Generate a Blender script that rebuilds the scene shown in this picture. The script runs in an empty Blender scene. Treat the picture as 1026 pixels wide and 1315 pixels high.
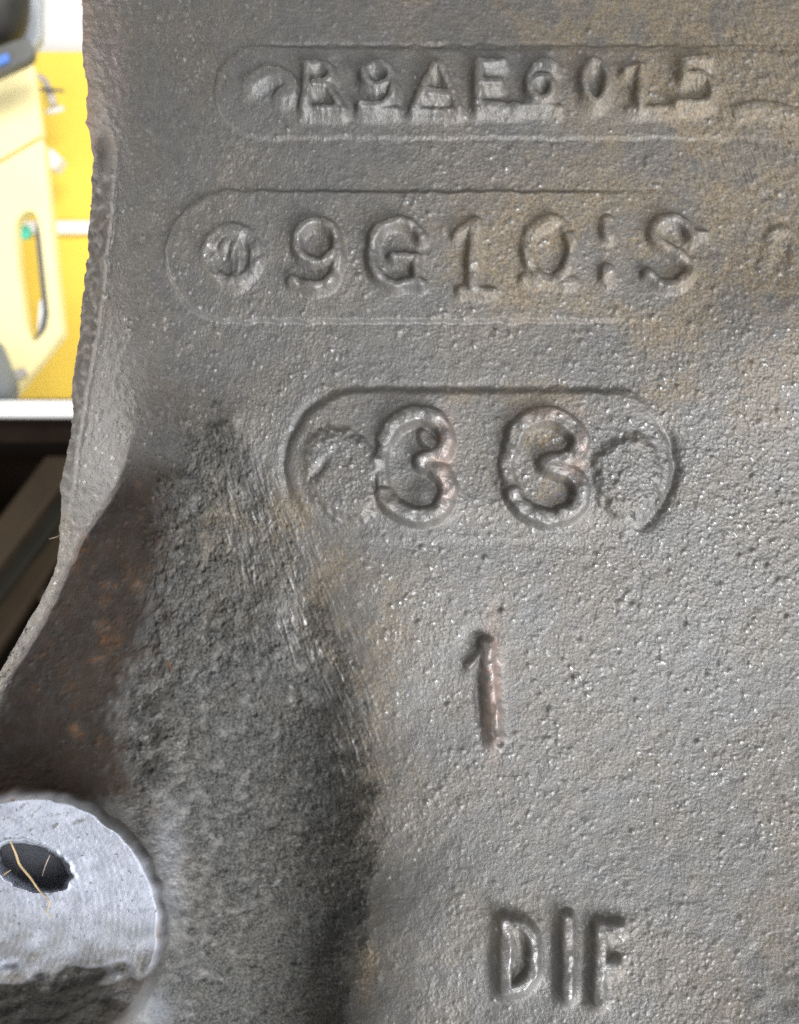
import bpy, bmesh, math
import numpy as np
from mathutils import Vector, Matrix

sc = bpy.context.scene
COL = sc.collection

# ------------------------------------------------------------------ scale, camera
S = 0.00012                 # metres per unit of the drawing grid on the casting face
DU = 1250.0                 # camera distance from the face, in the same units
D = DU * S
CU, CV = 513.0, 657.5       # grid point straight in front of the lens
ZC = 1.0                    # lens height above the floor

cam = bpy.data.cameras.new("camera")
cam_o = bpy.data.objects.new("camera", cam)
COL.objects.link(cam_o)
cam_o.location = (0, -D, ZC)
cam_o.rotation_euler = (math.radians(90), 0, 0)
cam.sensor_fit = 'VERTICAL'
cam.sensor_height = 24.0
cam.lens = 12.0 / (657.5 / DU)
cam.clip_start = 0.005
cam.clip_end = 50.0
cam.dof.use_dof = True
cam.dof.focus_distance = D - 2 * S
cam.dof.aperture_fstop = cam.lens / 1.25
cam.dof.aperture_blades = 0
sc.camera = cam_o

# ------------------------------------------------------------------ light
world = bpy.data.worlds.new("World")
sc.world = world
world.use_nodes = True
bgn = world.node_tree.nodes["Background"]
bgn.inputs[0].default_value = (1.0, 0.99, 0.975, 1)
bgn.inputs[1].default_value = 0.29

def area(name, loc, target, size, size_y, power, color):
    l = bpy.data.lights.new(name, 'AREA')
    l.shape = 'RECTANGLE'
    l.size, l.size_y = size, size_y
    l.energy = power
    l.color = color
    o = bpy.data.objects.new(name, l)
    COL.objects.link(o)
    o.location = loc
    d = Vector(target) - Vector(loc)
    o.rotation_euler = d.to_track_quat('-Z', 'Y').to_euler()
    return o

# large window low in front of the block, to the lower right
area("window_light", (0.56, -0.56, ZC - 0.62), (0.01, 0, ZC - 0.01), 0.50, 0.46, 14.5, (0.96, 0.97, 1.0))
# area lamp added at right front to give the mid-right sheen
area("sheen_fill_light", (0.50, -1.05, ZC - 0.16), (0.01, 0, ZC - 0.01), 0.34, 0.5, 7.0, (0.90, 0.94, 1.0))
# window on the left side of the shop
area("side_window_light", (-0.9, 0.16, ZC + 0.08), (0, 0.0, ZC), 0.5, 0.7, 6.0, (1.0, 0.95, 0.9))
# tube lamp above the bench behind the block
area("bench_light", (-0.02, 0.12, ZC + 0.62), (-0.36, 0.85, ZC + 0.1), 0.5, 0.2, 6.5, (1.0, 0.98, 0.94))

sc.view_settings.view_transform = 'Standard'
sc.view_settings.look = 'None'
sc.view_settings.gamma = 1.0
sc.view_settings.exposure = 0.0
sc.cycles.use_denoising = False
sc.cycles.max_bounces = 6

# ------------------------------------------------------------------ node helpers
def new_mat(name):
    m = bpy.data.materials.new(name)
    m.use_nodes = True
    nt = m.node_tree
    b = nt.nodes["Principled BSDF"]
    return m, nt, b

def N(nt, t, **kw):
    n = nt.nodes.new(t)
    for k, v in kw.items():
        setattr(n, k, v)
    return n

def L(nt, a, b):
    nt.links.new(a, b)

def noise(nt, vec, scale, detail=4, rough=0.6):
    n = N(nt, 'ShaderNodeTexNoise')
    n.inputs['Scale'].default_value = scale
    n.inputs['Detail'].default_value = detail
    n.inputs['Roughness'].default_value = rough
    L(nt, vec, n.inputs['Vector'])
    return n.outputs['Fac']

def ramp(nt, fac, lo, hi, a=0.0, b=1.0):
    m = N(nt, 'ShaderNodeMapRange')
    m.inputs['From Min'].default_value = lo
    m.inputs['From Max'].default_value = hi
    m.inputs['To Min'].default_value = a
    m.inputs['To Max'].default_value = b
    L(nt, fac, m.inputs['Value'])
    return m.outputs['Result']

def mth(nt, op, a, b=None, clamp=False):
    m = N(nt, 'ShaderNodeMath', operation=op)
    m.use_clamp = clamp
    for i, x in enumerate((a, b)):
        if x is None:
            continue
        if isinstance(x, (int, float)):
            m.inputs[i].default_value = x
        else:
            L(nt, x, m.inputs[i])
    return m.outputs[0]

def mixc(nt, fac, a, b):
    m = N(nt, 'ShaderNodeMix', data_type='RGBA')
    for idx, x in ((0, fac), (6, a), (7, b)):
        if isinstance(x, tuple):
            m.inputs[idx].default_value = (*x, 1)
        elif isinstance(x, (int, float)):
            m.inputs[idx].default_value = x
        else:
            L(nt, x, m.inputs[idx])
    return m.outputs[2]

def cast_material():
    m, nt, b = new_mat("cast_iron")
    tc = N(nt, 'ShaderNodeTexCoord').outputs['Object']
    at = N(nt, 'ShaderNodeAttribute', attribute_name="stain_light")
    sep = N(nt, 'ShaderNodeSeparateColor')
    L(nt, at.outputs['Color'], sep.inputs[0])
    ochre, grime_shade, bare_lit = sep.outputs[0], sep.outputs[1], sep.outputs[2]
    pink = at.outputs['Alpha']
    tip = N(nt, 'ShaderNodeAttribute', attribute_name="worn_glint").outputs['Fac']
    big = noise(nt, tc, 130, 5, 0.62)
    mid = noise(nt, tc, 520, 5, 0.65)
    fin = noise(nt, tc, 2300, 4, 0.7)
    spk = noise(nt, tc, 1500, 2, 0.6)
    g = mixc(nt, ramp(nt, mid, 0.3, 0.7), (0.122, 0.121, 0.117), (0.192, 0.190, 0.186))
    g = mixc(nt, ramp(nt, big, 0.38, 0.70, 0.0, 0.6), g, (0.168, 0.156, 0.138))
    g = mixc(nt, ramp(nt, fin, 0.33, 0.7, 0.0, 0.55), g, (0.25, 0.25, 0.247))
    # ochre rust film, also bounce light painted on the rim
    of = mth(nt, 'MULTIPLY', ochre, ramp(nt, mid, 0.32, 0.62, 0.55, 1.0), True)
    oc = mixc(nt, ramp(nt, fin, 0.35, 0.68), (0.155, 0.124, 0.085), (0.340, 0.275, 0.190))
    g = mixc(nt, of, g, oc)
    # small rust flecks
    fl = mth(nt, 'MULTIPLY', ramp(nt, spk, 0.66, 0.74), mth(nt, 'ADD', ochre, 0.12), True)
    g = mixc(nt, fl, g, (0.36, 0.235, 0.11))
    # brown-black dirt and painted shade
    gf = mth(nt, 'MULTIPLY', grime_shade, ramp(nt, mid, 0.25, 0.55, 0.84, 1.0), True)
    gc = mixc(nt, ramp(nt, big, 0.40, 0.66), (0.038, 0.031, 0.026), (0.058, 0.042, 0.031))
    g = mixc(nt, gf, g, gc)
    oil_shade = N(nt, 'ShaderNodeAttribute', attribute_name="oil_shade").outputs['Fac']  # oily dirt plus the painted shade of the hollow
    olf = mth(nt, 'MULTIPLY', oil_shade, ramp(nt, fin, 0.3, 0.62, 1.0, 0.55), True)
    g = mixc(nt, olf, g, mixc(nt, ramp(nt, mid, 0.36, 0.64), (0.011, 0.012, 0.0108), (0.040, 0.041, 0.036)))
    rs = N(nt, 'ShaderNodeAttribute', attribute_name="rust").outputs['Fac']  # rusty spots and the warm bounce painted on the rim edge
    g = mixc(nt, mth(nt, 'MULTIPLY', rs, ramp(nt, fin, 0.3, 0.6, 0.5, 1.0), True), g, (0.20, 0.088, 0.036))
    # pinkish worn metal, also bounce light painted on the rim
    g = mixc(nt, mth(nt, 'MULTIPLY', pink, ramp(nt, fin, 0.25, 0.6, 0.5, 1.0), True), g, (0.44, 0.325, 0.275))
    # machined metal, also light painted on rim and fillet
    bc = mixc(nt, ramp(nt, mid, 0.35, 0.7), (0.43, 0.46, 0.53), (0.58, 0.61, 0.68))
    bc = mixc(nt, ramp(nt, spk, 0.64, 0.70, 0, 0.75), bc, (0.13, 0.12, 0.13))
    g = mixc(nt, bare_lit, g, bc)
    tf = mth(nt, 'MULTIPLY', tip, mth(nt, 'SUBTRACT', 1.0, mth(nt, 'MULTIPLY', gf, 0.85), True), True)
    g = mixc(nt, mth(nt, 'MULTIPLY', tf, 0.6), g, (0.46, 0.46, 0.455))  # lighter colour for rubbed wear and painted glints
    L(nt, g, b.inputs['Base Color'])
    met = mth(nt, 'MULTIPLY', mth(nt, 'SUBTRACT', 1.0, mth(nt, 'MAXIMUM', mth(nt, 'MAXIMUM', gf, olf), mth(nt, 'MULTIPLY', of, 0.7)), True), 0.42)
    met = mth(nt, 'MAXIMUM', met, mth(nt, 'MULTIPLY', tf, 0.8))
    L(nt, met, b.inputs['Metallic'])
    r = ramp(nt, mid, 0.3, 0.7, 0.39, 0.54)
    r = mth(nt, 'ADD', r, mth(nt, 'MULTIPLY', mth(nt, 'MAXIMUM', olf, gf), 0.3))
    r = mth(nt, 'SUBTRACT', r, mth(nt, 'MULTIPLY', tf, 0.2))
    r = mth(nt, 'ADD', r, mth(nt, 'MULTIPLY', mth(nt, 'MAXIMUM', ochre, grime_shade), 0.16), True)
    L(nt, r, b.inputs['Roughness'])
    L(nt, ramp(nt, mth(nt, 'MAXIMUM', olf, gf), 0, 1, 0.5, 0.16), b.inputs['Specular IOR Level'])
    h = mth(nt, 'ADD', mth(nt, 'MULTIPLY', noise(nt, tc, 4200, 3, 0.65), 1.0), mth(nt, 'MULTIPLY', fin, 0.8))
    bp = N(nt, 'ShaderNodeBump')
    bp.inputs['Strength'].default_value = 0.6
    bp.inputs['Distance'].default_value = 0.00013
    L(nt, h, bp.inputs['Height'])
    L(nt, bp.outputs[0], b.inputs['Normal'])
    return m

def plain(name, col, rough=0.5, metal=0.0, var=0.12, scale=60, bump=0.0):
    m, nt, b = new_mat(name)
    tc = N(nt, 'ShaderNodeTexCoord').outputs['Object']
    n = noise(nt, tc, scale, 5, 0.6)
    c2 = tuple(min(1, c * (1 - 2 * var)) for c in col)
    L(nt, mixc(nt, ramp(nt, n, 0.3, 0.7), c2, col), b.inputs['Base Color'])
    b.inputs['Metallic'].default_value = metal
    L(nt, ramp(nt, n, 0.3, 0.7, rough * 0.85, min(1, rough * 1.15)), b.inputs['Roughness'])
    if bump:
        bp = N(nt, 'ShaderNodeBump')
        bp.inputs['Strength'].default_value = bump
        bp.inputs['Distance'].default_value = 0.001
        L(nt, n, bp.inputs['Height'])
        L(nt, bp.outputs[0], b.inputs['Normal'])
    return m

# ------------------------------------------------------------------ object helpers
def tag(o, label=None, cat=None, group=None, kind=None):
    for k, v in (('label', label), ('category', cat), ('group', group), ('kind', kind)):
        if v:
            o[k] = v
    return o

def empty(name, loc, label, cat, group=None):
    o = bpy.data.objects.new(name, None)
    o.empty_display_size = 0.01
    COL.objects.link(o)
    o.location = loc
    return tag(o, label, cat, group)

def link(name, me, mat, parent=None):
    o = bpy.data.objects.new(name, me)
    me.materials.append(mat)
    COL.objects.link(o)
    if parent:
        o.parent = parent
    return o

# ================================================================== THE CASTING
def axis(a, b, step, ext_lo, ext_hi):
    f = np.arange(a, b, step)
    def grow(n, total):
        if n == 0:
            return np.zeros(0)
        q = np.linspace(0, 1, n + 1)[1:]
        return q * n * step * 1.02 + (total - n * step * 1.02) * q ** 2.4
    lo = a - grow(40, ext_lo)[::-1] if ext_lo else np.zeros(0)
    hi = f[-1] + grow(40, ext_hi) if ext_hi else np.zeros(0)
    return np.concatenate([lo, f, hi])

STEP = 1.28
pa = axis(0, 1042, STEP, 0, 420)
va = axis(-14, 1330, STEP, 380, 420)
P, V = np.meshgrid(pa, va)
NR, NC = P.shape

def lin(v, pts):
    a = np.array(pts, float)
    return np.interp(v, a[:, 0], a[:, 1])

def crv(v, pts):
    """smooth interpolation of (v, u) points"""
    y = lin(va, pts)
    k = np.exp(-0.5 * (np.arange(-24, 25) * STEP / 11.0) ** 2)
    k /= k.sum()
    y = np.convolve(np.pad(y, 24, mode='edge'), k, mode='valid')
    return np.interp(v, va, y)

rng = np.random.default_rng(11)
def band(lam, bw=0.35, ang=0.0, an=1.0):
    """band-passed noise, unit deviation; an>1 stretches it along the angle (0 = along u)"""
    w = rng.standard_normal((NR, NC)).astype(np.float32)
    F = np.fft.rfft2(w)
    fy = np.fft.fftfreq(NR, STEP)[:, None]
    fx = np.fft.rfftfreq(NC, STEP)[None, :]
    c, s = math.cos(ang), math.sin(ang)
    a = (fx * c + fy * s) * an
    b = -fx * s + fy * c
    f = np.sqrt(a * a + b * b) + 1e-9
    F = F * np.exp(-np.log(f * lam) ** 2 / (2 * bw * bw))
    o = np.fft.irfft2(F, s=(NR, NC))
    return (o / o.std()).astype(np.float32)

def low(lam, ang=0.0, an=1.0):
    w = rng.standard_normal((NR, NC)).astype(np.float32)
    F = np.fft.rfft2(w)
    fy = np.fft.fftfreq(NR, STEP)[:, None]
    fx = np.fft.rfftfreq(NC, STEP)[None, :]
    c, s = math.cos(ang), math.sin(ang)
    a = (fx * c + fy * s) * an
    b = -fx * s + fy * c
    F = F / (1 + ((a * a + b * b) * lam * lam)) ** 1.25
    F[0, 0] = 0
    o = np.fft.irfft2(F, s=(NR, NC))
    return (o / o.std()).astype(np.float32)

def sst(x, a, b):
    t = np.clip((x - a) / (b - a), 0, 1)
    return t * t * (3 - 2 * t)

def row1d(lam, amp, seed):
    r = np.random.default_rng(seed)
    x = r.standard_normal(NR)
    k = np.exp(-0.5 * (np.arange(-40, 41) * STEP / lam) ** 2)
    y = np.convolve(np.pad(x, 40, mode='wrap'), k, mode='valid')
    return amp * y / y.std()

# left outline of the casting (v, u)
SIL = [(-400, 60), (-14, 100), (0, 103), (30, 106), (65, 108), (110, 112), (146, 112), (158, 107), (168, 110), (200, 117), (240, 119),
       (290, 117), (330, 117), (360, 113), (390, 107), (430, 103), (445, 100), (480, 96), (520, 92), (560, 90), (600, 84),
       (630, 80), (650, 79), (690, 77), (722, 73), (740, 68), (780, 47), (820, 24), (860, 2), (900, -20), (1000, -75), (1100, -130), (1330, -200), (1750, -230)]
uL = lin(va, SIL) + np.clip(row1d(3.5, 0.4, 5), -1.6, 2.6) + row1d(11.0, 1.0, 6) + row1d(34.0, 1.3, 16)
uL[va > 735] = (lin(va, SIL) + 0.5 * row1d(5.0, 0.9, 6))[va > 735]
U = P + uL[:, None] * np.clip(1 - P / 420.0, 0, 1)
UV = (U, V)

# -- macro shape: thin plate through measured heights (u, v, height towards the lens)
CP = [
 (500,480,0),(600,600,0),(420,520,-1),(700,800,0),(560,900,0),(525,1100,4),(505,1300,16),(900,900,-3),(1010,1200,52),(1010,1000,14),(750,1250,46),(600,1300,32),(780,1050,11),
 (960,405,22),(1030,395,27),(880,435,12),(950,560,8),(1020,560,9),(1000,700,-1),(900,700,0),(800,560,2),
 (300,0,-44),(600,0,-47),(1000,0,-46),(600,110,-24),(1000,110,-24),(300,110,-25),(600,220,-10),(1000,220,-11),(300,220,-14),(600,350,-2),(300,350,-7),(860,350,2),(1010,330,3),(450,420,-1),(700,450,0),
 (180,0,-60),(190,110,-42),(170,220,-30),(165,330,-27),(160,430,-27),(210,330,-16),(215,220,-19),
 (230,540,-17),(180,600,-42),(300,500,-5),(230,460,-14),(190,500,-28),(150,640,-50),
 (290,548,1),(225,622,-14),(262,575,-6),(340,560,0),(350,610,-3),
 (215,700,-16),(165,700,-33),(115,710,-48),(190,850,-28),(110,850,-44),(30,870,-66),(195,1000,-26),(110,980,-40),(10,1000,-50),
 (300,640,-14),(270,700,-22),(330,760,-30),(350,765,-21),(285,800,-34),(392,780,-34),(430,770,-6),(400,700,-6),(370,650,-4),(358,830,-34),
 (250,900,-42),(300,900,-54),(360,900,-62),(415,900,-50),(452,900,-14),(490,900,-1),
 (235,1050,-48),(280,1050,-64),(340,1050,-76),(400,1050,-72),(442,1050,-42),(470,1050,-12),(500,1050,0),
 (235,1200,-60),(275,1200,-72),(340,1200,-88),(410,1200,-80),(445,1200,-32),(472,1200,-4),
 (230,1330,-72),(300,1330,-90),(400,1330,-90),(428,1330,-40),(455,1330,-5),
 (100,1150,-5),(0,1150,-5),(100,1310,-40),(0,1310,-45),
 (1126,700,0),(1126,0,-55),(1126,1350,100),
]
cp = np.array(CP, float)
def tps_fit(cp, lam=4.0):
    n = len(cp)
    sc_ = 300.0
    x = cp[:, :2] / sc_
    d2 = ((x[:, None] - x[None]) ** 2).sum(-1)
    K = np.where(d2 > 0, d2 * np.log(d2 + 1e-12), 0) * 0.5 + np.eye(n) * lam * 1e-4
    Pm = np.c_[np.ones(n), x]
    A = np.zeros((n + 3, n + 3))
    A[:n, :n] = K; A[:n, n:] = Pm; A[n:, :n] = Pm.T
    w = np.linalg.solve(A, np.r_[cp[:, 2], 0, 0, 0])
    def f(u, v):
        u = np.clip(u, -60, 1126) / sc_
        v = np.clip(v, -40, 1350) / sc_
        o = (w[n] + w[n + 1] * u + w[n + 2] * v).astype(np.float32)
        u = u.astype(np.float32); v = v.astype(np.float32)
        for i in range(n):
            d2 = (u - np.float32(x[i, 0])) ** 2 + (v - np.float32(x[i, 1])) ** 2
            o += np.float32(0.5 * w[i]) * d2 * np.log(d2 + np.float32(1e-12))
        return o
    return f
M = tps_fit(cp)(U, V).astype(np.float64)

# -- the side of the casting: falls away left of the rim lines
def softplus(x, k):
    return np.where(x / k > 20, x, k * np.log1p(np.exp(np.clip(x / k, -40, 20))))

E1 = [(-400, 175), (0, 172), (100, 166), (150, 161), (200, 157), (235, 156), (300, 153), (350, 149), (400, 146), (440, 154), (480, 166), (520, 172), (560, 168),
      (590, 163), (620, 148), (650, 131), (680, 112), (720, 90), (740, 79), (780, 62), (820, 39), (860, 15), (900, -8), (1000, -62), (1750, -190)]
E2 = [(-400, 105), (0, 120), (140, 135), (200, 150), (235, 146), (300, 141), (350, 136), (400, 129), (440, 122), (480, 115), (520, 107), (560, 102), (600, 96), (640, 90),
      (680, 86), (720, 77), (740, 66), (1750, -300)]
wob = (row1d(14, 1.2, 8) + row1d(4, 0.5, 9))[:, None]
e1 = crv(V, E1) + wob
e2 = crv(V, E2) + wob * 0.8
k1 = lin(V, [(0, 16), (150, 10), (235, 16), (400, 16), (460, 22), (520, 12), (560, 4), (600, 2.5), (640, 2.0), (1000, 2.0)])
s1 = lin(V, [(0, 0.75), (150, 0.7), (260, 0.55), (400, 0.6), (480, 0.75), (600, 0.9), (740, 1.0), (1000, 1.0)])
M = M - s1 * softplus(e1 - U, k1)
s2 = lin(V, [(0, 0.1), (150, 0.7), (240, 1.7), (500, 1.7), (700, 1.3), (735, 0.2), (760, 0.0), (2000, 0.0)])
M = M - s2 * softplus(e2 - U, 1.3)
# hollow beside the parting line near the top of the side
M -= 16 * np.exp(-((U - 134) / 9) ** 2 - ((V - 196) / 30) ** 2)
# flash bead on the parting line
bead = np.exp(-((U - e2 - 2.5) / 2.6) ** 2) * sst(V, 150, 240) * (1 - sst(V, 560, 700))
M += 2.6 * bead
# thin lip along the lower edge
lip = np.exp(-((U - e1 - 3) / 3.2) ** 2) * sst(V, 600, 650) * (1 - sst(V, 1000, 1060))
M += 2.2 * lip

# -- noise fields
n8 = band(7.6, 0.55)
n8b = band(5.4, 0.45, math.radians(20), 1.25)
n5 = band(4.0, 0.35)
def shot(r, dens, heavy=1.0):
    w = (rng.random((NR, NC)) < dens) * rng.exponential(1.0, (NR, NC)) ** heavy
    F = np.fft.rfft2(w)
    fy = np.fft.fftfreq(NR, STEP)[:, None]
    fx = np.fft.rfftfreq(NC, STEP)[None, :]
    o = np.fft.irfft2(F * np.exp(-2 * (math.pi * r) ** 2 * (fx * fx + fy * fy)), s=(NR, NC))
    o -= o.mean()
    return (o / o.std()).astype(np.float32)
gr1 = shot(1.55, 0.045, 1.3)
gr2 = shot(2.1, 0.02, 1.2)
gr3 = shot(2.0, 0.012, 1.3)
n16 = band(19, 0.4)
n40 = band(46, 0.45)
n120 = low(160)
n120b = low(90)
scr = band(7, 0.45, math.radians(66), 9.0)
scr2 = band(13, 0.4, math.radians(72), 5.0)
scrR = band(6, 0.45, math.radians(68), 6.0)
pit = band(15, 0.42, math.radians(75), 1.7)
pit2 = band(8, 0.4, math.radians(60), 1.6)
streakH = band(8, 0.5, math.radians(2), 7.0)

def gs(u, v, ru, rv, rot=0.0):
    c, s = math.cos(rot), math.sin(rot)
    du, dv = U - u, V - v
    a = (du * c + dv * s) / ru
    b = (-du * s + dv * c) / rv
    return np.exp(-(a * a + b * b))

def poly_in(pts, soft):
    """soft mask inside a polygon (signed distance)"""
    return sst(-sdf_poly(pts), -soft, soft)

def sdf_poly(pts, pad=60):
    p = np.array(pts, float)
    best = np.full(U.shape, 1e9)
    ins = np.zeros(U.shape, bool)
    for i in range(len(p)):
        a, b = p[i], p[(i + 1) % len(p)]
        ab = b - a
        t = np.clip(((U - a[0]) * ab[0] + (V - a[1]) * ab[1]) / (ab @ ab + 1e-9), 0, 1)
        best = np.minimum(best, np.hypot(U - a[0] - t * ab[0], V - a[1] - t * ab[1]))
        cond = ((a[1] > V) != (b[1] > V))
        with np.errstate(divide='ignore', invalid='ignore'):
            x = a[0] + (V - a[1]) * ab[0] / (ab[1] if ab[1] else 1e-9)
        ins ^= cond & (U < x)
    return np.where(ins, -best, best)

# zones
PA = [(392,585),(405,562),(432,553),(455,560),(470,570),(484,592),(482,640),(470,665),(430,662),(405,640),(396,612)]
PB = [(762,586),(790,566),(815,560),(836,570),(846,600),(842,640),(822,662),(790,664),(768,640)]
lumpA0, lumpB0 = sdf_poly(PA), sdf_poly(PB)
hollow_sdf = sdf_poly([(292,552),(330,600),(372,680),(415,770),(455,850),(478,960),(490,1060),(470,1180),(452,1250),(440,1400),(232,1400),(218,1230),(205,1130),(192,1010),(196,900),(215,780),(212,690),(232,625)])
hollow = sst(-hollow_sdf + 6 * n40 + 24 * sst(U, 330, 280), -16, 16)
facet_sdf = sdf_poly([(262,560),(232,625),(212,690),(205,780),(170,860),(150,930),(182,1030),(100,1050),(-300,1050),(-300,940),(-10,900),(10,815),(40,735),(72,682),(110,622),(140,575),(190,520)])
facet = sst(-facet_sdf + 10 * n120b + 4 * pit, -34, 26) * sst(U - e1, -1.5, 2)
side = sst(e1 - U, -6, 8)
rubbed = np.clip(gs(370, 760, 60, 130, -0.35) + gs(450, 900, 34, 150, -0.2) + 0.8 * gs(330, 660, 45, 60, -0.4), 0, 1)
mainw = (1 - hollow) * (1 - facet) * (1 - side)

H = np.zeros_like(M)
rough_gain = 0.42 + 0.3 * (lumpA0 < 0) + 0.3 * (lumpB0 < 0) + 0.42 * gs(930, 620, 300, 270) + 0.08 * np.clip(n120, -1, 1.5)
# sand-cast skin: flattened lumps with pits between
lump = 0.42 * gr1 + 0.50 * gr2 + 0.34 * n8 - 0.16 * gr3 + 0.30 * n5 + 0.2 * n8b
H += mainw * rough_gain * (0.80 * lump + 0.12 * n16) + mainw * 0.22 * n40
H -= mainw * 0.15 * np.clip(n8b + 0.6 * n16 - 2.0, 0, 2)           # pin holes
H += side * (0.30 * lump + 0.10 * n5 + 0.35 * n16)
flashz = sst(e2 - U, 0, 4) * sst(V, 180, 260)
H += flashz * (0.5 * lump + 0.5 * n16 + 0.8 * n40)
H += facet * (0.13 * lump + 0.10 * n16 + 0.15 * n40 + 0.24 * lump)
H += 0.30 * lump * gs(215, 560, 70, 70)
H += hollow * (0.45 * lump + 0.12 * n8 + 0.24 * np.tanh(pit) + 0.18 * pit2 + 0.3 * n16 * (1 - rubbed) + 0.9 * n40 + 0.18 * scr2 - 0.5 * np.clip(gr3 - 1.2, 0, 4) - 1.2 * np.clip(pit + 0.5 * n40 - 1.3, 0, 2.5))
H += np.clip(rubbed * 1.2, 0, 1) * (0.22 * scr + 0.20 * scr2)
# fine diagonal dressing marks in the upper right and along the rub
tr = np.clip(gs(980, 170, 130, 200) + 0.5 * gs(860, 70, 150, 50), 0, 1)
H += tr * (0.4 * scrR + 0.25 * n16)
H += 0.08 * sst(V, 200, 0) * streakH

# local bumps
H += 9 * gs(232, 616, 10, 7) + 5 * gs(290, 545, 16, 9, -0.8)


# -- bolt boss at the lower left
bc_u, bc_v, bc_r = 38.0, 1190.0, 170.0
bd = np.hypot(U - bc_u, (V - bc_v) * 1.0) - bc_r + 1.2 * n40
bd = np.where(V > bc_v + 30, np.maximum(bd, (V - bc_v - 40) * 0.0 + bd), bd)
boss = sst(-bd, -9, 7)
boss_face = boss * sst(1238 + 9 * n40 + 8 * n120b - 0.10 * (U - 100) - V, -14, 14)
# its machined face stands proud and leans towards the window
face_h = 46.0 + (V - 1120) * -0.20 + 0.34 * softplus(V - 1236 + 6 * n120b, 12) + (U - 60) * 0.05
chip = 7 + 4 * np.clip(n40, -1, 1)
M_b = np.where(boss_face > 0, 0, 0) + face_h - 0.02 * softplus(V - 1228 + 5 * n40 + 0.1 * (U - 100), 7) - (1 - boss_face) * 2.0
skirt = 46 * np.exp(-np.clip(bd, 0, None) / 26.0) * sst(U, 60, 200) * 0.8
M = M * (1 - boss) + M_b * boss
H = H * (1 - boss) + boss * (boss_face * (0.10 * n8 + 0.25 * n40 + 0.10 * n5 + 0.16 * np.sin(np.hypot(U + 60, V - 1180) / 1.25) * np.clip(0.6 + 0.5 * n40, 0, 1)) + (1 - boss_face) * (0.3 * n8 + 0.6 * n16 + 1.0 * n40))
M += skirt * (1 - boss)
# bolt hole
hu, hv = 40.0, 1113.0
ca, sa = math.cos(0.33), math.sin(0.33)
ha = ((U - hu) * ca + (V - hv) * sa) / 52.0
hb = (-(U - hu) * sa + (V - hv) * ca) / 29.0
hd = np.sqrt(ha * ha + hb * hb) + 0.025 * n16
hw_ = 0.92 - 0.5 * sst(hb * 0.8 - ha * 0.6, 0.1, 0.9)
hole = sst(-hd, -1.06, -1.06) if False else np.clip((1.06 - hd) / (1.06 - hw_), 0, 1)
hole = hole * hole * (3 - 2 * hole)
M -= hole * 72
H += hole * (1 - hole) * 14 * np.sin(hd * 60)
M += 2.0 * np.exp(-((hd - 1.08) / 0.05) ** 2) * (1 - hole)

# -- raised panels (stadiums)
def stadium(u0, u1, v, r):
    du = np.maximum(np.maximum(u0 - U, U - u1), 0)
    return np.hypot(du, V - v) - r
wv = 0.8 * n40 + 0.15 * n16
p1 = stadium(336, 1400, 119, 59) + wv
p2 = stadium(297, 1010, 330, 83) + wv
p3 = stadium(466, 776, 598, 97) + wv
fade1 = 1 - 0.5 * sst(U, 850, 1000)
fade2 = 1 - sst(U, 640, 900)
fade3 = 1 - 0.0 * U
def panel(p, h, w=3.4):
    return h * sst(-p, -w, w) - 0.5 * np.exp(-((p - 2) / 4.0) ** 2)
H += panel(p1, 5.0) * fade1 * (1 - 0.55 * sst(V, 120, 175))
H += panel(p2, 7.0) * fade2
H += panel(p3, 8.0, 7.0) * (1 - 0.75 * sst(V, 640, 690)) * (1 - 0.8 * sst(U, 800, 850))
# groove at both ends of the lowest panel
g3 = np.exp(-((p3 + 6) / 6.5) ** 2)
H -= 10 * g3 * sst(U, 800, 850) * sst(V, 530, 570)
H -= 4 * np.exp(-((p3 - 2) / 7.0) ** 2) * sst(-U, -440, -395) * sst(-V, -660, -630)
H -= 2.0 * np.exp(-((V - 499) / 6.5) ** 2) * sst(U, 430, 480) * sst(-U, -790, -730)
H -= 3.5 * np.exp(-((V - 60 - 0.006 * (U - 300)) / 4.0) ** 2) * sst(U, 320, 400) * (1 - 0.6 * sst(U, 640, 760))
# worn blobs beside the two threes
def blob(pts, h, soft=8, cut=0.0):
    global H
    d = sdf_poly(pts) + 1.6 * n16 + 1.0 * n40
    H = H + h * sst(-d, -soft, soft)
    return d
lumpA = blob([(392,585),(405,562),(432,553),(455,560),(470,570),(484,592),(482,640),(470,665),(430,662),(405,640),(396,612)], 9)
H -= 8 * gs(409, 606, 16, 6, -0.95)
lumpB = blob([(762,586),(790,566),(815,560),(836,570),(846,600),(842,640),(822,662),(790,664),(768,640)], 8)

# -- raised characters
def spline(pts, n=8):
    p = np.array(pts, float)
    if len(p) < 3:
        return p
    q = np.vstack([2 * p[0] - p[1], p, 2 * p[-1] - p[-2]])
    out = []
    for i in range(1, len(q) - 2):
        for t in np.linspace(0, 1, n, endpoint=False):
            a, b, c, d = q[i - 1], q[i], q[i + 1], q[i + 2]
            out.append(0.5 * ((2 * b) + (c - a) * t + (2 * a - 5 * b + 4 * c - d) * t * t + (3 * b - a - 3 * c + d) * t ** 3))
    out.append(q[-2])
    return np.array(out)

def ellipse(u, v, ru, rv, n=24):
    t = np.linspace(0, 2 * math.pi, n + 1)
    return np.c_[u + ru * np.cos(t), v + rv * np.sin(t)]

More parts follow.
